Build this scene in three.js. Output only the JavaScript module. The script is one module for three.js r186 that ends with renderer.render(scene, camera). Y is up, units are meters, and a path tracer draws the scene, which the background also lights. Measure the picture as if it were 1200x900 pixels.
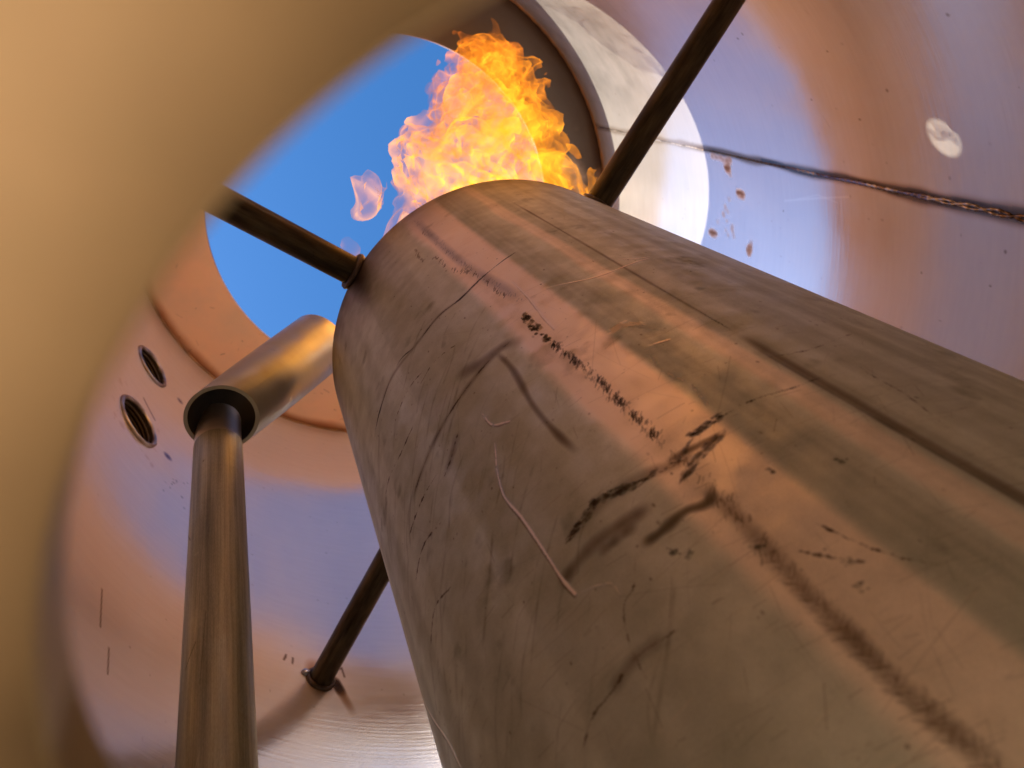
import * as THREE from 'three';
import { mergeGeometries, mergeVertices, toCreasedNormals } from 'three/addons/utils/BufferGeometryUtils.js';
import { MarchingCubes } from 'three/addons/objects/MarchingCubes.js';
import { Brush, Evaluator, SUBTRACTION } from 'three-bvh-csg';

// ------------------------------------------------------------------ camera, sky, sun, exposure
const scene = new THREE.Scene();
const YC = 0.6;                                   // lens height above the ground
const CAM = new THREE.Vector3(-0.2546, YC, 0.0186);   // the burner pipe's axis is x = z = 0
const camera = new THREE.PerspectiveCamera(53.64, 4 / 3, 0.005, 400);
camera.position.copy(CAM);
camera.up.set(-0.5963, 0.3821, 0.7060);
camera.lookAt(CAM.clone().add(new THREE.Vector3(0.4906, 0.8695, -0.0563)));
camera.focus = 0.36;
camera.userData.fStop = 19;

const rad = Math.PI / 180;
const SUN_AZ = 245 * rad, SUN_EL = 28 * rad;
const sunDir = new THREE.Vector3(Math.cos(SUN_AZ) * Math.cos(SUN_EL), Math.sin(SUN_EL), Math.sin(SUN_AZ) * Math.cos(SUN_EL));
{
  const W = 512, H = 256, d = new Float32Array(W * H * 4);
  for (let j = 0; j < H; j++) for (let i = 0; i < W; i++) {
    const el = ((j + 0.5) / H - 0.5) * Math.PI, az = ((i + 0.5) / W - 0.5) * 2 * Math.PI;
    const y = Math.sin(el), c = Math.cos(el) * Math.cos(SUN_EL) * Math.cos(az - SUN_AZ) + y * Math.sin(SUN_EL);
    const t = Math.pow(1 - Math.max(y, 0), 2.2), g = Math.exp(-Math.acos(Math.min(1, Math.max(-1, c))) / 0.40);
    const o = (j * W + i) * 4;
    const k = 0.60 * (1 + 6.5 * g), mie = 1.6 * Math.exp(-Math.acos(Math.min(1, Math.max(-1, c))) / 0.24);
    d[o] = (0.052 + 0.26 * t) * k + 0.25 * g * t; d[o + 1] = (0.215 + 0.33 * t) * k + 0.22 * g * t; d[o + 2] = (0.60 + 0.28 * t) * k + 0.16 * g * t; d[o] += mie; d[o + 1] += 0.93 * mie; d[o + 2] += 0.8 * mie; d[o + 3] = 1;
  }
  const sky = new THREE.DataTexture(d, W, H, THREE.RGBAFormat, THREE.FloatType);
  sky.mapping = THREE.EquirectangularReflectionMapping; sky.magFilter = THREE.LinearFilter; sky.needsUpdate = true;
  scene.background = sky; scene.environment = sky;
}
const sun = new THREE.DirectionalLight(new THREE.Color().setRGB(1, 0.875, 0.68), 5);
sun.target.position.set(0, 1.2, 0); sun.position.copy(sunDir).multiplyScalar(10).add(sun.target.position);
sun.castShadow = true; sun.shadow.radius = 0.6;
Object.assign(sun.shadow.camera, { left: -2, right: 2, top: 2, bottom: -2, near: 1, far: 30 });
sun.shadow.mapSize.set(2048, 2048);
scene.add(sun, sun.target);
const renderer = new THREE.WebGLRenderer({ antialias: true });
renderer.toneMapping = THREE.LinearToneMapping;
renderer.toneMappingExposure = 1.32;
renderer.shadowMap.enabled = true;

// ------------------------------------------------------------------ measures (metres; heights are above the lens)
const R = 0.3115, RT = 0.004, TOP = 1.0, HOLE = 0.223, PIPE = 0.1234, PIPE_TOP = 0.491, ROD_Z = 0.4954, ROD_R = 0.0096, FLOOR = 0.030;
const CAM_AZ = 175.82;
const SEAM_AZ = 67.95;

// ------------------------------------------------------------------ helpers
let seed = 7;
const rnd = () => { seed = (seed + 0x6d2b79f5) | 0; let t = Math.imul(seed ^ (seed >>> 15), 1 | seed); t = (t + Math.imul(t ^ (t >>> 7), 61 | t)) ^ t; return ((t ^ (t >>> 14)) >>> 0) / 4294967296; };
const rr = (a, b) => a + (b - a) * rnd();
const clamp = (x, a = 0, b = 1) => Math.min(b, Math.max(a, x));
const sstep = (a, b, x) => { const t = clamp((x - a) / (b - a)); return t * t * (3 - 2 * t); };
const PERM = new Float32Array(65536); for (let i = 0; i < 65536; i++) PERM[i] = rnd();
const hash = (x, y, z) => PERM[(Math.imul(x, 374761) ^ Math.imul(y, 668265) ^ Math.imul(z, 214749)) >>> 3 & 65535];
function noise(x, y, z = 0) {
  const X = Math.floor(x), Y = Math.floor(y), Z = Math.floor(z);
  let u = x - X, v = y - Y, w = z - Z; u = u * u * (3 - 2 * u); v = v * v * (3 - 2 * v); w = w * w * (3 - 2 * w);
  const l = (a, b, t) => a + (b - a) * t;
  const p = (k) => l(l(hash(X, Y, k), hash(X + 1, Y, k), u), l(hash(X, Y + 1, k), hash(X + 1, Y + 1, k), u), v);
  return w === 0 ? p(Z) : l(p(Z), p(Z + 1), w);
}
const fbm = (x, y, z, n = 4) => { let s = 0, a = 0.5; for (let i = 0; i < n; i++) { s += a * noise(x, y, z + i * 17.3 * (z ? 1 : 0)); x = x * 2.03 + 11.7; y = y * 2.03 + 5.1; z *= 2.03; a *= 0.5; } return s; };
const canvas = (w, h) => { const c = document.createElement('canvas'); c.width = w; c.height = h; return c; };
function texture(c, srgb, wrapS = THREE.RepeatWrapping, wrapT = wrapS) {
  const t = new THREE.CanvasTexture(c); t.wrapS = wrapS; t.wrapT = wrapT; t.magFilter = THREE.LinearFilter;
  if (srgb) t.colorSpace = THREE.SRGBColorSpace;
  return t;
}
const mesh = (name, geometry, material, parent = scene) => { const m = new THREE.Mesh(geometry, material); m.name = name; m.castShadow = m.receiveShadow = true; parent.add(m); return m; };
function thing(name, label, category, group) {
  const o = new THREE.Group(); o.name = name; o.userData = { label, category }; if (group) o.userData.group = group; scene.add(o); return o;
}
const polar = (az, r, z) => new THREE.Vector3(Math.cos(az * rad) * r, YC + z, Math.sin(az * rad) * r);
// surface of revolution about y from straight runs [[r, z], [r, z], ...]; each run keeps its own flat-in-profile normal; uv = (azimuth in turns, height)
function revolve(runs, segments = 192, az0 = 0) {
  const P = [], N = [], U = [], I = [];
  for (const run of runs) {
    for (let k = 0; k + 1 < run.length; k++) {
      const [r0, z0] = run[k], [r1, z1] = run[k + 1], l = Math.hypot(r1 - r0, z1 - z0), nr = (z1 - z0) / l, nz = -(r1 - r0) / l, b = P.length / 3;
      for (let i = 0; i <= segments; i++) {
        const a = az0 * rad + i / segments * 2 * Math.PI, c = Math.cos(a), s = Math.sin(a);
        for (const [r, z] of [run[k], run[k + 1]]) { P.push(r * c, z, r * s); N.push(nr * c, nz, nr * s); U.push(i / segments, z); }
        if (i < segments) { const q = b + i * 2; I.push(q, q + 1, q + 2, q + 1, q + 3, q + 2); }
      }
    }
  }
  const g = new THREE.BufferGeometry();
  g.setAttribute('position', new THREE.Float32BufferAttribute(P, 3)); g.setAttribute('normal', new THREE.Float32BufferAttribute(N, 3)); g.setAttribute('uv', new THREE.Float32BufferAttribute(U, 2)); g.setIndex(I);
  return g;
}
// tube along points with radius function and optional vertex colour
function sweep(points, radius, sides = 10, closed = false, flat = 1) {
  const curve = new THREE.CatmullRomCurve3(points, closed, 'centripetal');
  const n = points.length * 2, fr = curve.computeFrenetFrames(n, closed), P = [], N = [], U = [], I = [];
  for (let i = 0; i <= n; i++) {
    const t = i / n, c = curve.getPointAt(t), r = typeof radius === 'function' ? radius(t) : radius;
    for (let j = 0; j <= sides; j++) {
      const a = j / sides * 2 * Math.PI, nx = Math.cos(a), ny = Math.sin(a);
      const v = fr.normals[i].clone().multiplyScalar(nx).addScaledVector(fr.binormals[i], ny);
      P.push(c.x + v.x * r, c.y + v.y * r, c.z + v.z * r); N.push(v.x, v.y, v.z); U.push(j / sides, t);
      if (i < n && j < sides) { const q = i * (sides + 1) + j; I.push(q, q + 1, q + sides + 1, q + 1, q + sides + 2, q + sides + 1); }
    }
  }
  const g = new THREE.BufferGeometry();
  g.setAttribute('position', new THREE.Float32BufferAttribute(P, 3)); g.setAttribute('normal', new THREE.Float32BufferAttribute(N, 3)); g.setAttribute('uv', new THREE.Float32BufferAttribute(U, 2)); g.setIndex(I);
  g.computeVertexNormals();
  return g;
}

// ------------------------------------------------------------------ textures
// fine mill finish shared by the steel surfaces: streaks along u, cloudy patches, tiny pits
function millFinish(base, spread, streak) {
  const S = 512, c = canvas(S, S), x = c.getContext('2d'), im = x.createImageData(S, S);
  for (let j = 0; j < S; j++) for (let i = 0; i < S; i++) {
    const u = i / S, v = j / S, wrap = (f) => f(u, v) * (1 - u) * (1 - v) + f(u - 1, v) * u * (1 - v) + f(u, v - 1) * (1 - u) * v + f(u - 1, v - 1) * u * v;
    const cl = wrap((a, b) => fbm(a * 6 + 40, b * 6 + 40, 0, 4)) - 0.47, st = wrap((a, b) => noise(a * 5 + 30, b * 190 + 200)) - 0.5;
    const g = base + spread * cl * 2 + streak * st + (hash(i, j, 3) - 0.5) * 0.03;
    const o = (j * S + i) * 4; im.data[o] = im.data[o + 1] = im.data[o + 2] = clamp(g) * 255; im.data[o + 3] = 255;
  }
  x.putImageData(im, 0, 0);
  return c;
}
const mill = millFinish(0.62, 0.35, 0.16);

// ---- burner pipe: u spans the 180 degrees that face the lens, v spans heights 0.04 .. 0.5 m above it
const PW = 2048, PH = 2048, PZ0 = 0.04, PZ1 = 0.5;
const px = (az10) => (az10 / 10 + 90) / 180 * PW, py = (z1000) => (1 - (z1000 / 1000 - PZ0) / (PZ1 - PZ0)) * PH;
const pipeColor = canvas(PW, PH), pipeRough = canvas(PW, PH);
{
  const C = pipeColor.getContext('2d'), Q = pipeRough.getContext('2d');
  const im = C.createImageData(PW, PH), iq = Q.createImageData(PW, PH);
  for (let j = 0; j < PH; j++) {
    const z = PZ1 - (j + 0.5) / PH * (PZ1 - PZ0);
    for (let i = 0; i < PW; i++) {
      const az = (i + 0.5) / PW * 180 - 90;
      const a = az * rad * PIPE;                                   // metres round the pipe
      const wob = (noise(a * 60, z * 25) - 0.5) * 1.2;
      const cloud = fbm(a * 26 + 3, z * 16 + 7, 0, 5) - 0.47, fine = fbm(a * 160, z * 160, 0, 3) - 0.44;
      const roll = noise(a * 70 + 9, z * 3 + 2) - 0.5, drag = noise((a + z * 0.25) * 420, (z - a * 0.25) * 40) - 0.5;
      // lighter, warmer band beside the long weld and a narrower stripe next to it
      const paleBand = sstep(-15.2, -13.4, az + wob * 0.3) * (1 - sstep(-4.6, -1.6, az + wob)) * (0.72 + 0.28 * sstep(0.1, 0.2, z)) + 0.62 * sstep(-26.6, -25.2, az + wob * 0.4) * (1 - sstep(-23.6, -21.8, az + wob));
      const facet = noise(az * 0.33 + 60 + noise(z * 3, 4) * 0.5, z * 1.1) - 0.5, grain = hash(i, j, 5) - 0.5, streak = (noise(az * 1.3 + 40, z * 2.2) - 0.5) * (1 - sstep(-20, -9, az)) + (noise(az * 3.1 + 40, z * 3.2 + 8) - 0.5) * 0.08;
      const spot = sstep(0.66, 0.8, fbm(a * 70 + 20, z * 70 + 9, 0, 4)) * 0.35;
      const tarn = clamp(0.47 + cloud * 0.17 + Math.sign(facet) * Math.pow(Math.abs(facet) * 2, 0.6) * 0.12 + streak * 0.13 + grain * 0.12 + spot * 0.8 - paleBand * 0.46 + fine * 0.28);
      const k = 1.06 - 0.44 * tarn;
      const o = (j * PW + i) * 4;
      im.data[o] = clamp(0.905 * k + paleBand * 0.045) * 255; im.data[o + 1] = clamp((0.915 - 0.04 * paleBand) * k) * 255; im.data[o + 2] = clamp((0.865 - 0.04 * tarn - 0.06 * paleBand) * k) * 255; im.data[o + 3] = 255;
      const g = 0.49 + 0.12 * tarn + fine * 0.16 + grain * 0.05;
      iq.data[o] = iq.data[o + 1] = iq.data[o + 2] = clamp(g) * 255; iq.data[o + 3] = 255;
    }
  }
  C.putImageData(im, 0, 0); Q.putImageData(iq, 0, 0);
  for (const k of [C, Q]) { k.lineCap = 'round'; k.lineJoin = 'round'; }
  const pts = (list) => { const p = []; for (let i = 0; i < list.length; i += 2) p.push([px(list[i]), py(list[i + 1])]); return p; };
  const walk = (list, step, f) => {                              // evenly spaced points along a smooth line
    const c = new THREE.CatmullRomCurve3(pts(list).map(([a, b]) => new THREE.Vector3(a, b, 0)), false, 'centripetal'), n = Math.max(2, Math.round(c.getLength() / step));
    for (let i = 0; i <= n; i++) { const p = c.getPointAt(i / n), t = c.getTangentAt(Math.min(0.999, i / n)); f(p.x, p.y, i / n, t); }
  };
  const rgba = (c, a) => `rgba(${c[0]},${c[1]},${c[2]},${a})`;
  const DARK = [62, 44, 28], BLACK = [26, 18, 12], LIGHT = [250, 226, 200], BLUE = [112, 108, 122], OLIVE = [70, 58, 38];
  // a broken scratch or smear of uneven width
  function line(list, w, col, alpha, ragged = 0.6, soft = 0) {
    const off = rnd() * 100;
    if (soft) walk(list, w * 0.35, (x, y, t) => {
      const r = w * (0.7 + 0.6 * noise(t * 9 + off, 1.5)), g = C.createRadialGradient(x, y, 0, x, y, r);
      const a = alpha * 0.3 * sstep(0, 0.12, t) * (1 - sstep(0.85, 1, t)) * (1 - ragged + ragged * 1.6 * noise(t * 14 + off, 7.5));
      g.addColorStop(0, rgba(col, a)); g.addColorStop(1, rgba(col, 0)); C.fillStyle = g; C.fillRect(x - r, y - r, 2 * r, 2 * r);
    });
    else walk(list, 2.2, (x, y, t) => {
      const q = noise(t * 22 + off, 3.3), e = sstep(0, 0.06, t) * (1 - sstep(0.9, 1, t));
      if (q < ragged * 0.45) return;
      const rw = w * (0.12 + 0.42 * q * q) * (0.4 + 0.6 * e); C.fillStyle = rgba(col, alpha * (0.25 + 0.6 * q)); C.beginPath(); C.ellipse(x + rr(-0.9, 0.9), y + rr(-0.9, 0.9), rw, rw, 0, 0, 7); C.fill();
    });
  }
  // ragged blots along a line
  function blots(list, n, w, col, alpha, along = 0.25) {
    const all = []; walk(list, 3, (x, y, t, d) => all.push([x, y, d]));
    for (let k = 0; k < n; k++) {
      const [x, y, d] = all[Math.floor(rnd() * all.length)], s = w * (0.25 + rnd() * rnd()), sx = x + rr(-1, 1) * w * 0.8, sy = y + rr(-1, 1) * w * 0.8;
      C.fillStyle = rgba(col, alpha * 0.45 * rr(0.2, 1)); C.beginPath();
      const ang = Math.atan2(d.y, d.x) + rr(-0.4, 0.4), m = 9;
      for (let i = 0; i < m; i++) { const th = i / m * 6.283, q = s * rr(0.45, 1.1); const ex = Math.cos(th) * q * (1 + along * 3), ey = Math.sin(th) * q * 0.75; C.lineTo(sx + ex * Math.cos(ang) - ey * Math.sin(ang), sy + ex * Math.sin(ang) + ey * Math.cos(ang)); }
      C.fill(); Q.fillStyle = 'rgba(215,215,215,0.8)'; Q.fillRect(sx - s * 0.6, sy - s * 0.6, s * 1.2, s * 1.2);
    }
  }
  // short slanting ticks left by scale along a line
  function ticks(list, n, spread, len, col, alpha, lean = 0.9) {
    const all = []; walk(list, 2, (x, y) => all.push([x, y]));
    for (let k = 0; k < n; k++) {
      const q = rnd(), [x, y] = all[Math.floor(q * all.length)]; if (noise(q * 26, spread) < 0.36) continue;
      const cx = x + (rnd() + rnd() - 1) * spread, cy = y + rr(-3, 3), l = len * rr(0.25, 1), w = rr(0.8, 2.4), a = lean + rr(-0.35, 0.35);
      C.strokeStyle = rgba(col, alpha * rr(0.35, 1)); C.lineWidth = w; C.beginPath(); C.moveTo(cx - Math.cos(a) * l * 0.5, cy - Math.sin(a) * l * 0.5); C.lineTo(cx + rr(-1.5, 1.5), cy + rr(-1.5, 1.5)); C.lineTo(cx + Math.cos(a) * l * 0.5, cy + Math.sin(a) * l * 0.5); C.stroke();
    }
  }
  // overall scuffs: faint drawn lines, slanting and round the pipe
  for (let k = 0; k < 900; k++) {
    const az = rr(-850, 850), z = rr(50, 495), ang = rnd() < 0.6 ? rr(-0.25, 0.2) : rr(-1.5, 1.5), len = rr(20, 170), col = rnd() < 0.72 ? DARK : LIGHT, x = px(az), y = py(z);
    C.strokeStyle = rgba(col, rr(0.03, 0.14)); C.lineWidth = rr(0.6, 1.5); C.beginPath(); C.moveTo(x, y);
    C.quadraticCurveTo(x + Math.cos(ang) * len * 0.5 + rr(-6, 6), y + Math.sin(ang) * len * 0.5 + rr(-6, 6), x + Math.cos(ang) * len, y + Math.sin(ang) * len); C.stroke();
  }
  for (let k = 0; k < 1500; k++) {
    const az = rr(-700, 700), z = 50 + 230 * rnd() * rnd(), ang = rnd() < 0.7 ? rr(-0.3, 0.05) : rr(0.6, 1.5), len = rr(5, 46), x = px(az), y = py(z);
    C.strokeStyle = rgba(rnd() < 0.7 ? DARK : LIGHT, rr(0.05, 0.3)); C.lineWidth = rr(0.5, 1.1); C.beginPath(); C.moveTo(x, y); C.lineTo(x + Math.cos(ang) * len, y + Math.sin(ang) * len); C.stroke();
  }
  for (let k = 0; k < 900; k++) { C.fillStyle = rgba(DARK, rr(0.08, 0.4)); const s = rr(0.6, 2.4); C.beginPath(); C.ellipse(px(rr(-850, 850)), py(rr(50, 495)), s, s * rr(0.6, 2), 0, 0, 7); C.fill(); }
  // long slanting brown smears over the left side
  for (let k = 0; k < 70; k++) { const az = rr(60, 600), z = rr(90, 310), l = rr(20, 80); line([az, z, az - l * rr(0.6, 1.2), z + l * 0.22, az - l * rr(1.5, 2.1), z + l * 0.4], rr(2, 6), DARK, rr(0.08, 0.26), 0.9, 1); }
  // the marks in the photograph, as azimuth (tenths of a degree) and height (mm) on the pipe
  line([-25, 258, 26, 258, 93, 256, 205, 252, 332, 246], 13, DARK, 0.5, 0.8, 1);
  line([137, 144, 87, 145, 51, 144, 16, 142, -12, 141], 15, DARK, 0.85, 0.7, 1);
  line([74, 141, 42, 140, 18, 139], 11, DARK, 0.7, 0.7, 1);
  line([12, 260, 9, 241, 21, 213, 21, 193, 15, 175], 9, DARK, 0.75, 0.15, 1);
  line([-35, 252, -6, 259, 51, 262, 95, 270], 22, DARK, 0.6, 0.6, 1);
  line([28, 133, 6, 132, -13, 132, -35, 132, -52, 130, -64, 130, -69, 134], 11, OLIVE, 1.5, 0.1, 1);
  line([-59, 475, -59, 394, -66, 350, -81, 308, -92, 276], 20, BLUE, 0.6, 0.6, 1);
  ticks([-56, 475, -59, 420, -64, 350, -78, 308, -92, 276], 190, 11, 13, BLUE, 0.55); ticks([-50, 440, -56, 380, -64, 330], 60, 12, 12, DARK, 0.6);
  line([-162, 333, -70, 327, -5, 323, 53, 326, 135, 325, 182, 331, 233, 330, 273, 328, 320, 326, 360, 323], 8, BLACK, 1.2, 0.5); line([-70, 327, -5, 323, 53, 326, 135, 325, 233, 330, 320, 326], 9, DARK, 0.5, 0.6, 1);
  line([-25, 258, 26, 258, 93, 256, 205, 252, 332, 246], 6, DARK, 0.7, 0.8); line([150, 300, 200, 303, 260, 301], 5, DARK, 0.8, 0.7); line([60, 290, 120, 296, 170, 294], 5, DARK, 0.7, 0.8); line([260, 215, 330, 222, 400, 220], 6, DARK, 0.8, 0.7); line([300, 190, 360, 196, 420, 192], 6, DARK, 0.8, 0.7);
  line([151, 239, 191, 232, 214, 230], 7, DARK, 0.7, 0.5); line([151, 239, 191, 232, 214, 230], 16, DARK, 0.5, 0.5, 1);
  line([232, 278, 290, 278, 360, 283, 395, 283], 6, DARK, 0.9, 0.7);
  line([227, 236, 274, 238, 359, 239], 6, DARK, 0.9, 0.5);
  ticks([-7, 440, -1, 396, -26, 389, -29, 365, -53, 346, -69, 329, -69, 309, -74, 295], 170, 6, 15, DARK, 0.8);
  blots([-70, 269, -69, 262], 26, 10, BLACK, 1.2, 0.02); blots([-68, 259, -69, 252], 26, 11, BLACK, 1.2, 0.02); blots([-69, 246, -69, 236], 26, 9, BLACK, 1.1, 0.02);
  ticks([-70, 236, -73, 222, -75, 207, -78, 198, -74, 191, -75, 182, -72, 160], 330, 7, 15, BLACK, 0.75); ticks([-70, 236, -75, 207, -74, 191, -72, 150], 260, 13, 10, DARK, 0.4);
  blots([82, 154, 65, 154, 40, 156, 11, 153, -9, 151], 110, 8, BLACK, 0.6, 0.1); ticks([90, 153, 40, 156, -9, 151, -72, 147], 160, 12, 14, DARK, 0.5, -0.2);
  line([100, 152, 65, 154, 11, 153, -30, 151, -72, 147, -101, 149], 15, DARK, 0.45, 0.7, 1);
  blots([-9, 151, -48, 149, -72, 148, -101, 152], 22, 5, BLACK, 0.5, 0.4);
  blots([-101, 153, -114, 153, -133, 153, -152, 154], 60, 6, BLACK, 0.8, 0.2);
  line([-60, 150, -101, 148, -132, 147], 8, DARK, 1.0, 0.4, 1);
  blots([-60, 142, -90, 144, -125, 147], 60, 7, DARK, 0.5, 0.6);
  line([40, 132, 64, 125, 80, 124, 98, 117, 107, 105], 4, DARK, 0.6, 0.5);
  line([47, 108, 66, 109, 103, 111, 147, 110, 178, 110, 216, 106], 5, DARK, 0.6, 0.5); line([66, 109, 103, 111, 147, 110], 13, DARK, 0.5, 0.5, 1);
  // fuzzy scale along the lower run of the long weld
  line([-70, 132, -68, 116, -65, 107, -61, 96, -60, 85, -59, 77, -59, 69, -60, 63, -66, 50], 17, DARK, 0.55, 0.6, 1);
  ticks([-72, 150, -70, 126, -68, 116, -65, 107], 130, 16, 12, DARK, 0.35);
  walk([-66, 112, -61, 96, -60, 85, -59, 69, -63, 50], 3, (x, y, t) => { for (let k = 0; k < 3; k++) { const l = rr(4, 22), s = rnd() < 0.5 ? -1 : 1; C.strokeStyle = rgba(DARK, rr(0.04, 0.2)); C.lineWidth = rr(1, 2.6); C.beginPath(); C.moveTo(x + rr(-7, 7), y); C.lineTo(x + s * l * 0.7, y - l * 0.5); C.stroke(); } });
  // a second dark line along the pipe, to the right
  line([-292, 430, -288, 340, -284, 281, -281, 233, -279, 190], 6, DARK, 0.55, 0.7, 1);
  line([-292, 400, -288, 340, -284, 281, -281, 233, -279, 183], 3.4, BLACK, 0.4, 0.8);
  line([-280, 190, -278, 157, -277, 135, -276, 110, -276, 70], 13, DARK, 0.85, 0.25, 1);
  line([-271, 180, -270, 135, -270, 110, -270, 80], 5, BLACK, 0.4, 0.5, 1);
  line([-110, 153, -153, 153, -196, 153, -240, 151, -282, 151, -314, 150], 4, BLACK, 0.6, 0.6);
  line([-344, 152, -337, 143, -341, 129], 4, BLACK, 0.5, 0.5); line([-339, 145, -335, 133, -314, 115], 4, DARK, 0.6, 0.4);
  line([-266, 169, -326, 167, -426, 174], 4, DARK, 0.5, 0.5);
  line([-119, 107, -128, 99, -142, 91, -163, 84], 5, DARK, 0.7, 0.2); line([-85, 104, -100, 99, -120, 93], 6, DARK, 0.6, 0.3);
  for (const [a, z] of [[-105, 97], [-98, 90], [-60, 112], [10, 126], [-2, 122], [-130, 128], [-192, 120]]) blots([a, z, a - 4, z - 1], 7, 6, BLACK, 0.7, 0);
  // bright scratches
  const bright = (list, w, a, rag) => { const off = rnd() * 90; walk(list, 1.2, (x, y, t) => { const q = noise(t * 16 + off, 2.5), e = 0.35 + 0.65 * sstep(0, 0.5, t) * (1 - 0.4 * sstep(0.9, 1, t)); if (q < rag * 0.42) return; const rw = w * (0.22 + 0.34 * q) * e; C.fillStyle = rgba(DARK, a * 0.10); C.beginPath(); C.arc(x + 1.5, y + 2, rw * 1.5, 0, 7); C.fill(); C.fillStyle = rgba([255, 238, 214], a * 0.8); C.beginPath(); C.arc(x + rr(-0.4, 0.4), y + rr(-0.4, 0.4), rw, 0, 7); C.fill(); }); Q.strokeStyle = 'rgba(90,90,90,0.9)'; Q.lineWidth = w; Q.beginPath(); walk(list, 4, (x, y, t) => (t ? Q.lineTo(x, y) : Q.moveTo(x, y))); Q.stroke(); };
  bright([125, 203, 137, 190, 131, 176, 128, 156, 127, 145, 123, 138], 6, 1.1, 0.05);
  bright([105, 214, 115, 208, 125, 203], 4, 0.8, 0.9); bright([95, 234, 91, 223, 65, 216], 5, 0.8, 0.7);
  bright([115, 137, 94, 134, 80, 131, 79, 127], 3, 0.4, 0.5);
  blots([-151, 222, -172, 222, -194, 217], 70, 9, [255, 238, 214], 1.6, 0.5); bright([-171, 202, -185, 201, -200, 200], 5, 0.75, 0.5);
  blots([-160, 200, -150, 185, -158, 172, -150, 160], 160, 3.4, [255, 238, 214], 1.1, 0.1); blots([-190, 215, -210, 205], 30, 3, LIGHT, 0.5, 0.1);
  bright([-106, 304, -102, 279, -92, 256, -90, 245], 4.4, 0.8, 0.2);
  bright([609, 215, 532, 187, 470, 164, 448, 150], 5, 0.9, 0.1);
  bright([-141, 280, -227, 269, -345, 274], 4.6, 0.8, 0.2);
  bright([-285, 283, -320, 277, -352, 276], 3.4, 0.7, 0.3);
  for (const [a, z, rx, rz, al] of [[187, 491, 62, 300, 0.95], [187, 491, 120, 420, 0.5], [-720, 491, 60, 240, 0.7]]) { C.save(); C.translate(px(a), py(z)); C.scale(rx, rz); const g = C.createRadialGradient(0, 0, 0, 0, 0, 1); g.addColorStop(0, `rgba(16,10,8,${al})`); g.addColorStop(0.4, `rgba(34,24,18,${al * 0.6})`); g.addColorStop(1, 'rgba(50,36,28,0)'); C.fillStyle = g; C.fillRect(-1, -1, 2, 2); C.restore(); }
  // soot at the rim where the rods meet it, and the burnt edge
  const rim = C.createLinearGradient(0, 0, 0, 420); rim.addColorStop(0, 'rgba(40,28,22,0.8)'); rim.addColorStop(0.25, 'rgba(58,42,36,0.42)'); rim.addColorStop(0.5, 'rgba(70,54,50,0.2)'); rim.addColorStop(1, 'rgba(60,46,40,0)');
  C.fillStyle = rim; C.fillRect(0, 0, PW, 420);
}
const mirror = THREE.MirroredRepeatWrapping;
const pipeMat = new THREE.MeshStandardMaterial({ name: 'tarnished pipe steel', metalness: 0.62, roughness: 1, map: texture(pipeColor, true, mirror), roughnessMap: texture(pipeRough, false, mirror), bumpMap: texture(pipeRough, false, mirror), bumpScale: 0.0004 });

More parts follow.
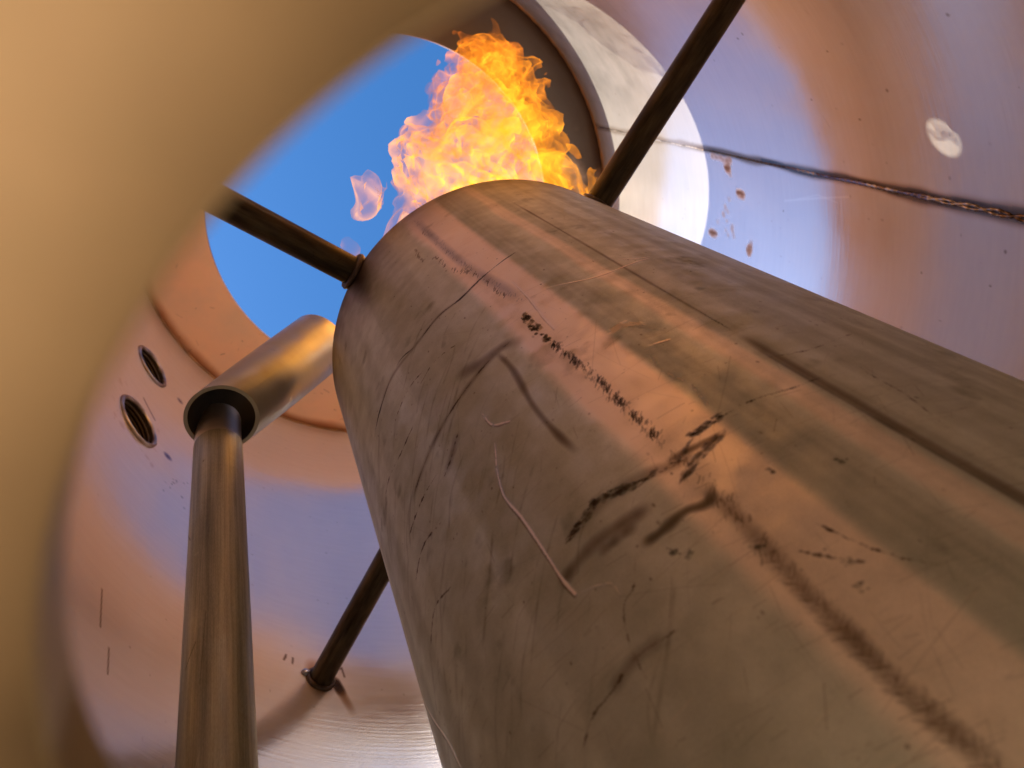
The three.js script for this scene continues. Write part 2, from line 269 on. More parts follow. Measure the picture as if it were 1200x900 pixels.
// ---- shroud sheet: u = azimuth in turns, v = height 0 .. 1
const WW = 2048, WH = 1024;
const wallColor = canvas(WW, WH), wallRough = canvas(WW, WH);
{
  const C = wallColor.getContext('2d'), Q = wallRough.getContext('2d');
  const im = C.createImageData(WW, WH), iq = Q.createImageData(WW, WH);
  for (let j = 0; j < WH; j++) for (let i = 0; i < WW; i++) {
    const a = i / WW * 2 * Math.PI, z = 1 - (j + 0.5) / WH, ca = Math.cos(a) * 2.2 + 9, sa = Math.sin(a) * 2.2 + 9;
    const cl = fbm(ca * 2.2, sa * 2.2 + 3, z * 6 + 0.01, 5) - 0.48, fl = noise(i * 0.05, z * 420) - 0.5;
    // mottled grey painted in for the flame's shade on the sunlit wall
    const deg = a / rad, flameShade = sstep(64, 78, deg + cl * 30) * (1 - sstep(108, 135, deg)) * sstep(0.70, 0.86, z + cl * 0.15) * (0.25 + 0.9 * clamp(fbm(i * 0.05, j * 0.05, 0, 4) * 1.5 - 0.3));
    const k = (0.90 + cl * 0.10 + fl * 0.018) * (1 - 0.15 * flameShade);
    const o = (j * WW + i) * 4;
    im.data[o] = clamp(k) * 255; im.data[o + 1] = clamp(k * (0.982 - 0.02 * cl)) * 255; im.data[o + 2] = clamp(k * (0.965 - 0.05 * cl)) * 255; im.data[o + 3] = 255;
    const g = 0.17 + cl * 0.22 + fl * 0.03; iq.data[o] = iq.data[o + 1] = iq.data[o + 2] = clamp(g) * 255; iq.data[o + 3] = 255;
  }
  C.putImageData(im, 0, 0); Q.putImageData(iq, 0, 0);
  const X = (az10) => ((az10 / 10 + 720) % 360) / 360 * WW, Y = (z) => (1 - z / 1000) * WH;
  const soft = (az, z, rx, rz, col, a) => { C.save(); C.translate(X(az), Y(z)); C.scale(rx, rz); const g = C.createRadialGradient(0, 0, 0, 0, 0, 1); g.addColorStop(0, `rgba(${col},${a})`); g.addColorStop(0.55, `rgba(${col},${a * 0.6})`); g.addColorStop(1, `rgba(${col},0)`); C.fillStyle = g; C.fillRect(-1, -1, 2, 2); C.restore(); };
  // heat tint and rust along the long weld, painted fainter inside the sunlit patch
  const sx = X(SEAM_AZ * 10);
  for (let y = 0; y < WH; y++) {
    const z = 1 - y / WH, rust = sstep(0.56, 0.68, z), w = 3.6 + 1.8 * noise(y * 0.05, 3) + 1.8 * (1 - sstep(0.4, 0.5, z));
    for (let x = -18; x <= 18; x++) {
      const d = Math.abs(x + (noise(y * 0.03, 8) - 0.5) * 2) / w, a = Math.exp(-d * d * d) * (0.7 + 0.3 * noise(y * 0.04, x * 0.3 + 20));
      const col = rust > noise(y * 0.03, 5) ? '92,62,38' : d < 0.8 ? '46,36,30' : '104,70,48';
      C.fillStyle = `rgba(${col},${a * 0.9 * (1 - 0.6 * sstep(0.70, 0.76, z))})`; C.fillRect(Math.round(sx + x), y, 1, 1);
    }
  }
  const matt = (az, z, r) => { const g = Q.createRadialGradient(X(az), Y(z), 0, X(az), Y(z), r); g.addColorStop(0, 'rgba(200,200,200,0.5)'); g.addColorStop(1, 'rgba(200,200,200,0)'); Q.fillStyle = g; Q.fillRect(X(az) - r, Y(z) - r, 2 * r, 2 * r); };
  const rusty = (az, z, n, w, h, a = 0.5) => { for (let k = 0; k < n; k++) { const p = az + rr(-w, w) * rnd(), q = z + rr(-h, h); soft(p, q, rr(1, 3), rr(1.5, 6), '118,84,62', rr(0.12, a * 0.45)); matt(p, q, 5); } };
  rusty(652, 683, 30, 14, 4, 0.7); rusty(610, 664, 22, 9, 5, 0.8); rusty(515, 716, 30, 9, 7, 0.7); rusty(512, 648, 16, 14, 4, 0.4); rusty(670, 690, 20, 8, 20, 0.5); rusty(560, 690, 14, 50, 20, 0.25);
  for (const [a, z] of [[882, 486], [826, 443], [779, 479], [803, 527], [929, 370], [601, 595], [632, 362], [571, 430], [583, 371], [913, 576], [905, 586]]) { soft(a, z, rr(1.0, 2.0), rr(1.0, 2.0), '60,46,38', 0.5); }
  for (let k = 0; k < 700; k++) soft(rr(0, 3600), rr(60, 990), rr(0.7, 1.9), rr(0.7, 2.4), '60,46,38', rr(0.05, 0.25));
  // dark drawn scratches and bright ones
  C.lineCap = 'round';
  const scratch = (list, w, col, a) => { C.strokeStyle = `rgba(${col},${a})`; C.lineWidth = w; C.beginPath(); for (let i = 0; i < list.length; i += 2) C.lineTo(X(list[i]), Y(list[i + 1])); C.stroke(); };
  for (let k = 0; k < 110; k++) { const a = rr(0, 3500), z = rr(80, 980), l = rr(-22, 22); scratch([a, z, a + l, z + l * rr(-0.3, 0.3)], rr(0.4, 0.9), rnd() < 0.6 ? '80,64,54' : '255,250,240', rr(0.06, 0.2)); }
  scratch([620, 592, 640, 544, 654, 507], 1.6, '255,250,245', 0.6); scratch([628, 575, 645, 545, 640, 520], 1, '255,250,245', 0.5);
  scratch([2512, 467, 2523, 435], 1.2, '70,50,40', 0.6); scratch([2542, 425, 2548, 405], 1.2, '70,50,40', 0.6);
  // marks round the two couplings: tack burns and drag marks
  soft(2579, 711, 7, 6, '66,74,128', 0.95); soft(2585, 849, 6, 6, '66,74,128', 0.8);
  scratch([2455, 849, 2495, 824], 2.2, '70,66,80', 0.6); scratch([2497, 765, 2534, 752], 3, '90,88,110', 0.6);
  for (let k = 0; k < 40; k++) soft(2490 + rr(-60, 60), 708 + rr(-40, 40), rr(2, 6), rr(2, 6), '176,150,150', rr(0.1, 0.4));
  for (let k = 0; k < 12; k++) soft(2600 + rr(-20, 30), 670 + rr(-40, 25), rr(1, 2.5), rr(1, 2.5), '50,50,70', rr(0.3, 0.7));
  // heat and rust where a rod is welded on
  for (const az of [-1655, 1035, -725]) {
    soft((az + 3600) % 3600, 495, 15, 24, '120,70,30', 0.5);
    for (let k = 0; k < 26; k++) { const t = k / 26; soft(az + 3600 + 24 + t * 22, 497 - t * 34, 6 - 1.2 * t, 7, t < 0.35 ? '40,20,6' : '126,80,40', t < 0.35 ? 0.6 : 0.34 - 0.3 * t); } soft(az + 3600 - 8, 505, 10, 16, '150,84,34', 0.5);
  }
  for (const [a, z] of [[-778, 513], [-768, 507], [-690, 512]]) scratch([a + 3600, z, a + 3600 + rr(-8, 8), z + rr(-8, 8), a + 3600 + rr(-4, 10), z + rr(-9, 4)], 1.5, '66,46,34', 0.7);
}
const wallMat = new THREE.MeshPhysicalMaterial({ name: 'shroud steel', metalness: 0.54, roughness: 1, map: texture(wallColor, true), roughnessMap: texture(wallRough, false) });
const millT = texture(mill, false); millT.repeat.set(9, 5);
wallMat.bumpMap = millT; wallMat.bumpScale = 0.00025;
const plateBump = texture(mill, false); plateBump.repeat.set(3, 3);
const plateC = canvas(1024, 1024);
{ // ring plate steel, darker over one arc and coppery elsewhere
  const x = plateC.getContext('2d'), im = x.createImageData(1024, 1024);
  for (let j = 0; j < 1024; j++) for (let i = 0; i < 1024; i++) {
    const X = (i / 512 - 1) * 0.32, Z = (1 - j / 512) * 0.32, a = Math.atan2(Z, X) / rad, o = (j * 1024 + i) * 4, n = fbm(X * 22 + 20, Z * 22 + 20, 0, 5) - 0.47, r = Math.hypot(X, Z);
    const darkening = sstep(30, 62, a + n * 60) * (1 - sstep(120, 178, a + n * 70)), k = (0.95 + n * 0.16) * (1 - 0.64 * darkening), edge = sstep(0.296, 0.31, r + n * 0.01);
    const tint = (1 - darkening) * (0.42 + n); im.data[o] = clamp(k * 1.03 * (1 - 0.3 * edge)) * 255; im.data[o + 1] = clamp(k * (0.95 - 0.10 * tint) * (1 - 0.42 * edge)) * 255; im.data[o + 2] = clamp(k * (0.88 - 0.16 * tint) * (1 - 0.5 * edge)) * 255; im.data[o + 3] = 255;
  }
  x.putImageData(im, 0, 0);
  x.strokeStyle = 'rgba(70,55,45,0.5)'; x.lineCap = 'round';
  for (let k = 0; k < 120; k++) { const a = rr(0, 6.28), r = rr(0.225, 0.31) * 1600, l = rr(-0.03, 0.03); x.globalAlpha = rr(0.15, 0.7); x.lineWidth = rr(0.6, 2); x.beginPath(); x.moveTo(512 + Math.cos(a) * r, 512 + Math.sin(a) * r); x.lineTo(512 + Math.cos(a + l) * r * rr(0.98, 1.02), 512 + Math.sin(a + l) * r * rr(0.98, 1.02)); x.stroke(); }
}
const plateT = texture(plateC, true); plateT.repeat.set(1 / 0.64, 1 / 0.64); plateT.offset.set(0.5, 0.5);
const plateMat = new THREE.MeshStandardMaterial({ name: 'plate steel', map: plateT, metalness: 0.15, roughness: 0.40, bumpMap: plateBump, bumpScale: 0.0003 });
const floorC = canvas(1024, 1024);
{ // blotchy oxidised underside, darker towards the edges of the holes
  const x = floorC.getContext('2d'), im = x.createImageData(1024, 1024);
  for (let j = 0; j < 1024; j++) for (let i = 0; i < 1024; i++) {
    const X = (i / 512 - 1) * 0.36, Z = (1 - j / 512) * 0.36, o = (j * 1024 + i) * 4, n = fbm(X * 60 + 30, Z * 60 + 30, 0, 5) - 0.47, m = fbm(X * 24 + 50, Z * 24 + 50, 0, 3) - 0.44;
    let d = 9; for (let k = 0; k < 6; k++) { const a = Math.atan2(0.0143, -0.1956) + k * Math.PI / 3; d = Math.min(d, Math.abs(Math.hypot(X - Math.cos(a) * 0.2159, Z - Math.sin(a) * 0.2159) - 0.0365)); }
    const edge = Math.exp(-d / (0.005 + 0.008 * clamp(0.5 + m * 2))), k = clamp(0.90 + n * 0.26 + m * 1.0 - 0.50 * edge);
    im.data[o] = k * 255; im.data[o + 1] = clamp(k * (0.93 + m * 0.12 - 0.05 * edge)) * 255; im.data[o + 2] = clamp(k * (0.82 + m * 0.34 - 0.12 * edge)) * 255; im.data[o + 3] = 255;
  }
  x.putImageData(im, 0, 0);
}
const floorT = texture(floorC, true); floorT.repeat.set(1 / 0.72, 1 / 0.72); floorT.offset.set(0.5, 0.5);
const floorMat = new THREE.MeshStandardMaterial({ name: 'floor plate steel', color: new THREE.Color().setRGB(0.84, 0.78, 0.68), map: floorT, metalness: 0.85, roughness: 0.42, bumpMap: plateBump, bumpScale: 0.0003 });
const weldMat = new THREE.MeshStandardMaterial({ name: 'weld metal', vertexColors: true, metalness: 1, roughness: 0.38 });
const worn = canvas(512, 1024);
{ // drawn tube: lengthwise streaks, water marks, scratches
  const x = worn.getContext('2d'), im = x.createImageData(512, 1024);
  for (let j = 0; j < 1024; j++) for (let i = 0; i < 512; i++) {
    const a = i / 512 * 6.2832, ca = Math.cos(a) * 1.6 + 7, sa = Math.sin(a) * 1.6 + 7, z = j / 1024;
    const st = noise(ca * 9, sa * 9, z * 2.2 + 0.01) - 0.5, cl = fbm(ca * 1.6, sa * 1.6, z * 9 + 0.01, 5) - 0.47, fi = noise(ca * 40, sa * 40, z * 30 + 0.01) - 0.5;
    const k = 0.80 + st * 0.10 + cl * 0.85 + fi * 0.12 + (hash(i, j, 9) - 0.5) * 0.1, o = (j * 512 + i) * 4;
    im.data[o] = clamp(k) * 255; im.data[o + 1] = clamp(k * (0.97 - cl * 0.08)) * 255; im.data[o + 2] = clamp(k * (0.90 - cl * 0.2)) * 255; im.data[o + 3] = 255;
  }
  x.putImageData(im, 0, 0);
  for (let k = 0; k < 260; k++) { x.strokeStyle = rnd() < 0.55 ? `rgba(255,245,225,${rr(0.08, 0.5)})` : `rgba(40,28,16,${rr(0.1, 0.5)})`; x.lineWidth = rr(0.5, 1.6); const a = rr(0, 512), b = rr(0, 1024), l = rr(6, 60), t = rr(-0.5, 0.5) + (rnd() < 0.7 ? Math.PI / 2 : 0); x.beginPath(); x.moveTo(a, b); x.lineTo(a + Math.cos(t) * l * 0.6, b + Math.sin(t) * l); x.stroke(); }
}
const wornT = texture(worn, true);
const rodRough = texture(mill, false); rodRough.repeat.set(1, 3);
const rodMat = new THREE.MeshStandardMaterial({ name: 'oxidised rod', color: new THREE.Color().setRGB(0.10, 0.088, 0.072), map: wornT, metalness: 0.85, roughness: 0.7, roughnessMap: rodRough, bumpMap: rodRough, bumpScale: 0.0004 });
const threadMat = new THREE.MeshStandardMaterial({ name: 'rusty thread', color: new THREE.Color().setRGB(0.07, 0.05, 0.032), metalness: 0.5, roughness: 0.6 });
const darkWeld = new THREE.MeshStandardMaterial({ name: 'burnt weld', color: new THREE.Color().setRGB(0.09, 0.075, 0.07), metalness: 0.9, roughness: 0.45 });
const brassy = new THREE.MeshStandardMaterial({ name: 'pilot steel', color: new THREE.Color().setRGB(0.43, 0.43, 0.39), metalness: 0.85, roughness: 0.66, roughnessMap: rodRough, bumpMap: rodRough, bumpScale: 0.0003 });
const tubeMat = new THREE.MeshStandardMaterial({ name: 'dull tube', color: new THREE.Color().setRGB(0.58, 0.60, 0.53), map: wornT, metalness: 0.55, roughness: 0.8, roughnessMap: rodRough, bumpMap: rodRough, bumpScale: 0.0004 });
const sooty = new THREE.MeshStandardMaterial({ name: 'sooty steel', color: new THREE.Color().setRGB(0.05, 0.042, 0.035), metalness: 0.3, roughness: 0.8 });

// ------------------------------------------------------------------ ground
const sandC = canvas(512, 512);
{ const x = sandC.getContext('2d'), im = x.createImageData(512, 512); for (let j = 0; j < 512; j++) for (let i = 0; i < 512; i++) { const o = (j * 512 + i) * 4, g = 0.86 + 0.2 * (fbm(i * 0.03, j * 0.03, 0, 4) - 0.47) + 0.1 * (hash(i, j, 1) - 0.5); im.data[o] = clamp(g * 0.92) * 255; im.data[o + 1] = clamp(g * 0.74) * 255; im.data[o + 2] = clamp(g * 0.52) * 255; im.data[o + 3] = 255; } x.putImageData(im, 0, 0); }
const sandT = texture(sandC, true); sandT.repeat.set(80, 80);
const ground = mesh('ground', new THREE.PlaneGeometry(160, 160).rotateX(-Math.PI / 2), new THREE.MeshStandardMaterial({ name: 'sand', map: sandT, roughness: 0.95 }));
ground.userData = { kind: 'structure', label: 'pale tan ground below the shroud' };

// ------------------------------------------------------------------ shroud
const shroud = thing('flare_shroud', 'round stainless steel shroud with ring top open to blue sky, seen from inside below', 'shroud');
const at = (az, r, z) => new THREE.Vector3(Math.cos(az * rad) * r, z, Math.sin(az * rad) * r);
shroud.position.set(0, YC, 0);
const HOLES = [{ az: -110.6, z: 0.848, r: 0.0215 }, { az: -110.3, z: 0.711, r: 0.0235 }, { az: -126.6, z: 0.7296, r: 0.0136 }];
{
  const F0 = FLOOR + 0.006;
  const rows = Array.from({ length: 61 }, (_, i) => TOP + (F0 - TOP) * i / 60);
  let g = mergeVertices(revolve([rows.map((z) => [R, z]), [[R, F0], [R + RT, F0]], rows.map((z) => [R + RT, z]).reverse(), [[R + RT, TOP], [R, TOP]]], 240));
  { // slight buckles of rolled sheet
    const p = g.attributes.position;
    for (let i = 0; i < p.count; i++) { const x = p.getX(i), y = p.getY(i), z = p.getZ(i), r = Math.hypot(x, z), w = 1 + (0.0011 * (fbm(x * 9 + 20, y * 7 + 20, z * 9 + 20, 2) - 0.37) + 0.0002 * (noise(x * 30 + 20, y * 26 + 20, z * 30 + 20) - 0.5)) / r; p.setX(i, x * w); p.setZ(i, z * w); }
    g.computeVertexNormals();
  }
  const ev = new Evaluator(); ev.attributes = ['position', 'normal', 'uv']; ev.useGroups = false;
  let brush = new Brush(g); brush.updateMatrixWorld();
  for (const h of HOLES) {
    const c = new THREE.CylinderGeometry(h.r, h.r, 0.06, 40).rotateZ(Math.PI / 2).rotateY(-h.az * rad); c.deleteAttribute('uv'); c.setAttribute('uv', new THREE.Float32BufferAttribute(new Float32Array(c.attributes.position.count * 2).fill(0.5), 2));
    const p = at(h.az, R, h.z), b = new Brush(c); b.position.copy(p); b.updateMatrixWorld();
    brush = ev.evaluate(brush, b, SUBTRACTION);
  }
  mesh('wall', brush.geometry, wallMat, shroud);
  // top ring plate
  const ring = new THREE.Shape().absarc(0, 0, R + RT, 0, Math.PI * 2); ring.holes.push(new THREE.Path().absarc(0, 0, HOLE, 0, Math.PI * 2, true));
  const rg = new THREE.ExtrudeGeometry(ring, { depth: 0.004, bevelEnabled: true, bevelThickness: 0.0007, bevelSize: 0.0007, bevelSegments: 2, curveSegments: 160 }).rotateX(Math.PI / 2).translate(0, TOP + 0.0055, 0);
  mesh('top_plate', toCreasedNormals(rg, 0.5), plateMat, shroud);
  // floor plate; lens looks up through one opening, unseen others added to admit light
  const fs = new THREE.Shape().absarc(0, 0, R + 0.035, 0, Math.PI * 2), open = new THREE.Path(), LR = 0.0365, LC = 0.2159, RC = 0.165, dl = 22.5 * rad;
  for (let k = 5; k >= 0; k--) {
    const a = Math.atan2(0.0143, -0.1956) + k * Math.PI / 3, cx = Math.cos(a) * LC, cy = Math.sin(a) * LC;
    if (k === 5) open.moveTo(Math.cos(a + dl) * RC, Math.sin(a + dl) * RC); else open.absarc(0, 0, RC, a + Math.PI / 3 - dl, a + dl, true);
    open.absarc(cx, cy, LR, a + 66 * rad, a - 36 * rad, true);
    open.lineTo(Math.cos(a) * 0.2154 + Math.sin(a) * 0.06, Math.sin(a) * 0.2154 - Math.cos(a) * 0.06);
    open.lineTo(Math.cos(a - dl) * RC, Math.sin(a - dl) * RC);
  }
  open.absarc(0, 0, RC, Math.atan2(0.0143, -0.1956) - dl, Math.atan2(0.0143, -0.1956) + 5 * Math.PI / 3 + dl - 2 * Math.PI, true);
  fs.holes.push(open);
  const fg = new THREE.ExtrudeGeometry(fs, { depth: 0.0056, bevelEnabled: true, bevelThickness: 0.0002, bevelSize: 0.0002, bevelSegments: 1, curveSegments: 96 }).rotateX(Math.PI / 2).translate(0, FLOOR + 0.0058, 0);
  mesh('floor_plate', toCreasedNormals(fg, 0.5), floorMat, shroud);
  // fillet weld between wall and top plate
  const ringPts = []; for (let i = 0; i < 260; i++) { const a = i / 260 * 360; ringPts.push(at(a, R - 0.0006, TOP - 0.0006)); }
  const paint = (geo, f) => { const p = geo.attributes.position, c = new Float32Array(p.count * 3); for (let i = 0; i < p.count; i++) c.set(f(p.getX(i), p.getY(i), p.getZ(i)), i * 3); geo.setAttribute('color', new THREE.BufferAttribute(c, 3)); return geo; };
  mesh('plate_weld', paint(sweep(ringPts, (t) => 0.0017 + 0.0003 * Math.sin(t * 2600), 8, true), (x, y, z) => { const n = noise(x * 60 + 40, z * 60 + 40); return [0.34 - 0.16 * n, 0.22 - 0.1 * n, 0.14 - 0.06 * n]; }), weldMat, shroud);
  // long weld bead: two uneven strands that cross, flatter where ground down
  const bead = [];
  for (const s of [0, 1]) {
    const pts = []; for (let i = 0; i <= 330; i++) { const z = 0.06 + i / 330 * 0.936, amp = 0.0016 * (1 - sstep(0.40, 0.47, z)); pts.push(at(SEAM_AZ + ((s ? 1 : -1) * amp * Math.sin(z * 150) + (noise(z * 40, s * 9) - 0.5) * 0.0012) / R / rad, R + 0.0005, z)); }
    bead.push(sweep(pts, (t) => (0.0014 + 0.00025 * Math.sin(t * 900 + s)) * (1 - 0.35 * sstep(0.55, 0.75, t)), 8));
  }
  mesh('seam_weld', paint(mergeGeometries(bead), (x, y, z) => {
    const a = noise(y * 34, 2.5), b = noise(y * 160, x * 300 + 90), up = sstep(0.52, 0.62, y);
    const c = a < 0.38 ? [0.24, 0.22, 0.30] : a < 0.60 ? [0.60, 0.54, 0.48] : [0.34, 0.24, 0.16], rust = [0.24, 0.13, 0.06].map((v) => v + 0.5 * sstep(0.70, 0.76, y));  // upper bead rust, painted paler where the sunlit patch crosses the weld
    return c.map((v, i) => (v * (1 - up) + rust[i] * up) * (0.2 + 0.42 * b));
  }), weldMat, shroud);
  // two threaded couplings let into the wall, closed outside
  for (const h of HOLES.slice(0, 2)) {
    const cg = new THREE.Group(); cg.name = 'pipe_coupling'; cg.position.copy(at(h.az, R, h.z)); cg.rotation.set(0, -h.az * rad, 0); shroud.add(cg);
    const r = h.r, prof = [[r - 0.0002, -0.001], [r - 0.0002, 0.045], [0.0004, 0.045]].map(([a, b]) => new THREE.Vector2(a, b));
    const lathe = (p) => new THREE.LatheGeometry(p, 48).rotateZ(-Math.PI / 2);
    mesh('socket', toCreasedNormals(lathe([...prof, new THREE.Vector2(0.0004, 0.05), new THREE.Vector2(r + 0.005, 0.05), new THREE.Vector2(r + 0.005, RT + 0.0003)]), 0.5), sooty, cg);
    const th = []; for (let k = 0; k < 9; k++) th.push(new THREE.TorusGeometry(r - 0.0006, 0.0013, 6, 44).rotateY(Math.PI / 2).translate(0.004 + k * 0.0036, 0, 0));
    mesh('thread', mergeGeometries(th), threadMat, cg);
    const fil = []; for (let i = 0; i < 50; i++) { const a = i / 50 * 2 * Math.PI; fil.push(new THREE.Vector3(-0.0004, Math.cos(a) * (r + 0.0022), Math.sin(a) * (r + 0.0022))); }
    mesh('weld', paint(sweep(fil, (t) => 0.0023 + 0.0006 * noise(t * 30, 4), 8, true), (x, y, z) => { const n = noise(y * 130 + 50, z * 130 + 50); return [0.2 + 0.3 * n, 0.17 + 0.29 * n, 0.16 + 0.28 * n]; }), weldMat, cg);
  }
}

// ------------------------------------------------------------------ burner pipe
const burner = thing('burner_pipe', 'thick scratched brown steel burner pipe in the middle with flame at its top', 'pipe');
burner.position.set(0, YC, 0);
{
  const wallT = 0.0045, bot = -YC, g = revolve([[[PIPE, bot], [PIPE, 0.2], [PIPE, PIPE_TOP - 0.0012]], [[PIPE, PIPE_TOP - 0.0012], [PIPE - 0.0008, PIPE_TOP]]], 200, CAM_AZ - 180);
  const uv = g.attributes.uv; for (let i = 0; i < uv.count; i++) uv.setXY(i, (uv.getX(i) * 360 - 180 + 90) / 180, (uv.getY(i) - PZ0) / (PZ1 - PZ0));
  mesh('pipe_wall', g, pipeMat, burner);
  mesh('pipe_bore', revolve([[[PIPE - 0.0008, PIPE_TOP], [PIPE - wallT, PIPE_TOP]], [[PIPE - wallT, PIPE_TOP], [PIPE - wallT, 0.2]], [[PIPE - wallT, 0.2], [0.0002, 0.2]]], 120), sooty, burner);
}

// ------------------------------------------------------------------ support rods
const rodTexels = (g) => g;
function supportRod(name, label, az) {
  const t = thing(name, label, 'support rod', 'rods between the burner pipe and the shroud'), L = R - PIPE + 0.004;
  t.position.copy(polar(az, PIPE, ROD_Z)); t.rotation.y = -az * rad;
  mesh('rod', rodTexels(new THREE.CylinderGeometry(ROD_R, ROD_R, L, 40, 1).rotateZ(Math.PI / 2).translate(L / 2 - 0.003, 0, 0)), rodMat, t);
  for (const [x, s] of [[0.0008, 1], [R - PIPE - 0.0008, -1]]) {
    const p = []; for (let i = 0; i < 36; i++) { const a = i / 36 * 2 * Math.PI; p.push(new THREE.Vector3(x + (s > 0 ? -1 : 1) * (1 - Math.cos(Math.sin(a) * ROD_R / (s > 0 ? PIPE : R))) * 0.1, Math.cos(a) * (ROD_R + 0.0008), Math.sin(a) * (ROD_R + 0.0008))); }
    mesh('weld', sweep(p, (u) => 0.0021 + 0.0007 * noise(u * 14 + az, 2), 8, true), darkWeld, t);
  }
  // small tack beads beside the wall joint
  mesh('tack_bead', new THREE.SphereGeometry(0.0036, 14, 10).scale(0.8, 1, 1.2).translate(R - PIPE - 0.001, 0.004, az < -100 ? 0.012 : -0.0122), weldTack, t);
  return t;
}
const weldTack = new THREE.MeshStandardMaterial({ name: 'tack weld', color: new THREE.Color().setRGB(0.32, 0.34, 0.42), metalness: 1, roughness: 0.3 });
supportRod('support_rod', 'dark brown steel rod crossing the blue sky left of the flame', -165.5);
supportRod('support_rod_001', 'almost black steel rod in front of the bright sunlit patch, right of the flame', 103.5);
supportRod('support_rod_002', 'short dark rod below, welded to the shroud wall beside a rust stain', -72.5);

// ------------------------------------------------------------------ pilot burner
const pilot = thing('pilot_burner', 'upright tarnished pilot tube ending in a tilted wider open sleeve, left of the big pipe', 'pilot burner');
pilot.position.set(0, YC, 0);
{
  const b = new THREE.Vector3(-0.10270, 0.2222, -0.17282), a = new THREE.Vector3(-0.11761, 0.47, -0.16259), dir = a.clone().sub(b).normalize();
  const lo = b.clone().addScaledVector(dir, -(0.2222 + YC) / dir.y), hi = a.clone().addScaledVector(dir, 0.012), mid = lo.clone().add(hi).multiplyScalar(0.5);
  const cy = (r, p, q, seg = 48) => { const l = p.distanceTo(q), g = new THREE.CylinderGeometry(r, r, l, seg, 1); g.applyQuaternion(new THREE.Quaternion().setFromUnitVectors(new THREE.Vector3(0, 1, 0), q.clone().sub(p).normalize())); const m = p.clone().add(q).multiplyScalar(0.5); return g.translate(m.x, m.y, m.z); };
  const neck = a.clone().addScaledVector(dir, -0.022);
  mesh('tube', cy(0.0143, lo, neck), tubeMat, pilot);
  mesh('nozzle', cy(0.0139, neck, hi), new THREE.MeshStandardMaterial({ name: 'polished nozzle', color: new THREE.Color().setRGB(0.70, 0.61, 0.52), metalness: 0.8, roughness: 0.45, bumpMap: rodRough, bumpScale: 0.0002 }), pilot);
  // sleeve: round in the horizontal cut at its foot, square to its axis at the top
  const P0 = new THREE.Vector3(-0.1246, 0.460, -0.1507), P1 = new THREE.Vector3(-0.0850, 0.5538, -0.0950);
  const ax = P1.clone().sub(P0), L = ax.length(), n1 = ax.clone().normalize(), up = new THREE.Vector3(0, 1, 0);
  const M = 56, S = 14, loft = (r0, r1) => { const rows = []; for (let k = 0; k <= S; k++) { const t = k / S, c = P0.clone().addScaledVector(ax, t), n = up.clone().lerp(n1, Math.min(1, t * 1.6)).normalize(), e = new THREE.Vector3(0, 0, 1).addScaledVector(n, -n.z).normalize(), f = n.clone().cross(e), r = r0 + (r1 - r0) * t; rows.push(Array.from({ length: M + 1 }, (_, i) => { const q = i / M * 2 * Math.PI; return c.clone().addScaledVector(e, Math.cos(q) * r).addScaledVector(f, Math.sin(q) * r); })); } return rows; };
  const skin = (rows) => { const P = [], U = [], I = []; rows.forEach((row, k) => row.forEach((v, i) => { P.push(v.x, v.y, v.z); U.push(i / M, k / S * 0.7); if (k + 1 < rows.length && i < M) { const q = k * (M + 1) + i; I.push(q, q + 1, q + M + 1, q + 1, q + M + 2, q + M + 1); } })); const g = new THREE.BufferGeometry(); g.setAttribute('position', new THREE.Float32BufferAttribute(P, 3)); g.setAttribute('uv', new THREE.Float32BufferAttribute(U, 2)); g.setIndex(I); g.computeVertexNormals(); return g; };
  const out = loft(0.0222, 0.0236), inn = loft(0.0198, 0.0212);
  const body = mesh('sleeve', mergeGeometries([skin(out), skin([out[S], inn[S]]), skin([inn[0], out[0]])]), brassy, pilot);
  mesh('sleeve_bore', skin(inn), sooty, body);
}

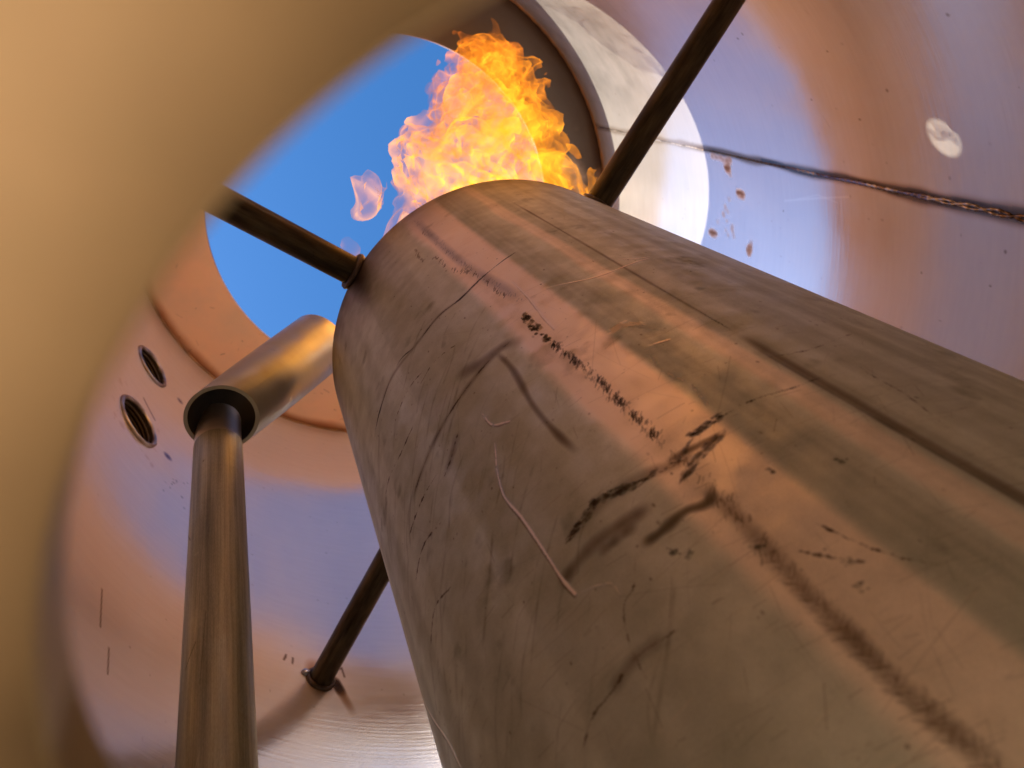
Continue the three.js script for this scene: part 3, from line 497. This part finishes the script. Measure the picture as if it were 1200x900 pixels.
// ------------------------------------------------------------------ flame
const flame = thing('flame', 'orange and yellow gas flame blowing from the pipe mouth against the sky', 'flame');
{
  const N = 184, half = 0.275, C0 = new THREE.Vector3(-0.055, 0.725, 0.11);
  flame.position.set(C0.x, YC + C0.y, C0.z);
  const lerpTab = (tab, z) => { let i = 0; while (i < tab.length - 2 && z > tab[i + 1][0]) i++; const [z0, ...a] = tab[i], [z1, ...b] = tab[i + 1], t = clamp((z - z0) / (z1 - z0)); return a.map((v, k) => v + (b[k] - v) * t); };
  //            height   x      z     radius
  const path = [[0.45, -0.045, 0.020, 0.076], [0.50, -0.067, 0.040, 0.072], [0.56, -0.075, 0.071, 0.061], [0.62, -0.071, 0.101, 0.055], [0.70, -0.063, 0.134, 0.052], [0.78, -0.061, 0.165, 0.046], [0.86, -0.067, 0.195, 0.038], [0.92, -0.083, 0.212, 0.022], [0.965, -0.1, 0.22, 0.004]];
  const F = new Float32Array(N * N * N).fill(-1);
  const field = (x, y, z) => {
    const [cx, cz, w] = lerpTab(path, y), d = Math.hypot(x - cx, z - cz);
    if (d > w * 2.1 || y < 0.455) return -1;
    const wx = fbm(x * 13 + 31, y * 8 + 17, z * 13 + 53, 3) - 0.44, wy = fbm(x * 13 + 71, y * 8 + 7, z * 13 + 13, 3) - 0.44, wz = fbm(x * 13 + 11, y * 8 + 87, z * 13 + 33, 2) - 0.37;
    const n = fbm(x * 25 + wx * 4.5 + 40, y * 10 + wy * 3.6 + 40, z * 25 + wz * 4.5 + 40, 4) - 0.46;
    const inside = (PIPE - 0.005 - Math.hypot(x, z)) * 60 + Math.max(0, y - PIPE_TOP - 0.001) * 120;
    return Math.min(inside, 0.50 * (1 - (d / w) ** 2) + n * (2.5 + 1.2 * sstep(0.62, 0.9, y)));
  };
  for (let k = 0; k < N; k++) for (let j = 0; j < N; j++) { const y = C0.y + (j / (N / 2) - 1) * half; if (y < 0.45 || y > 1.01) continue; for (let i = 0; i < N; i++) F[i + j * N + k * N * N] = field(C0.x + (i / (N / 2) - 1) * half, y, C0.z + (k / (N / 2) - 1) * half); }
  const shells = [['outer_flame', 0.06, 0.12, [1.05, 0.31, 0.02]], ['middle_flame', 0.34, 0.10, [1.15, 0.36, 0.018]], ['inner_flame', 0.66, 0.075, [1.7, 0.70, 0.025]], ['flame_core', 0.98, 0.12, [2.3, 1.55, 0.06]]];
  shells.forEach(([name, iso, opacity, col], q) => {
    const mc = new MarchingCubes(N, new THREE.MeshBasicMaterial(), false, false, 600000);
    for (let i = 0; i < F.length; i++) mc.field[i] = F[i]; mc.isolation = iso; mc.update();
    const n = mc.count, pos = new Float32Array(n * 3), c = new Float32Array(n * 4);
    for (let i = 0; i < n; i++) {
      const X = mc.positionArray[i * 3] * half, Y = mc.positionArray[i * 3 + 1] * half, Z = mc.positionArray[i * 3 + 2] * half; pos.set([X, Y, Z], i * 3);
      const h = clamp((Y + C0.y - 0.47) / 0.5), f1 = noise(X * 46 + 60 + q * 7 + 1.2 * noise(X * 30 + 9, Y * 20 + 9, Z * 30 + 9), Y * 22 + 60, Z * 46 + 60), f2 = noise(X * 95 + 90, Y * 60 + 90, Z * 95 + 90 + q);
      const ridge = 1 - Math.abs(2 * f1 - 1), r2 = 1 - Math.abs(2 * f2 - 1), e = (0.38 + 1.35 * ridge ** 7 + 0.7 * r2 ** 5 + 0.12 * f2) * (1.25 - 0.5 * h);
      const al = clamp(opacity * (0.35 + 1.5 * ridge ** 3 + 0.6 * r2 ** 4), 0, 0.6);
      c.set([e, e * (1.06 - 0.35 * h + 0.35 * (ridge ** 6) * (1 - h)), e, al], i * 4);
    }
    const g = new THREE.BufferGeometry(); g.setAttribute('position', new THREE.BufferAttribute(pos, 3)); g.setAttribute('color', new THREE.BufferAttribute(c, 4));
    const m = new THREE.MeshBasicMaterial({ name, color: new THREE.Color().setRGB(...col), vertexColors: true, transparent: true, opacity: 1, side: THREE.DoubleSide, depthWrite: false });
    const o = mesh(name, g, m, flame); o.castShadow = o.receiveShadow = false;
  });
  const glow = new THREE.PointLight(new THREE.Color().setRGB(1, 0.42, 0.1), 0.055); glow.position.set(-0.01, -0.09, -0.03); glow.shadow.radius = 2.5; glow.castShadow = true; glow.name = 'flame_light';
  flame.add(glow);
}

renderer.render(scene, camera);
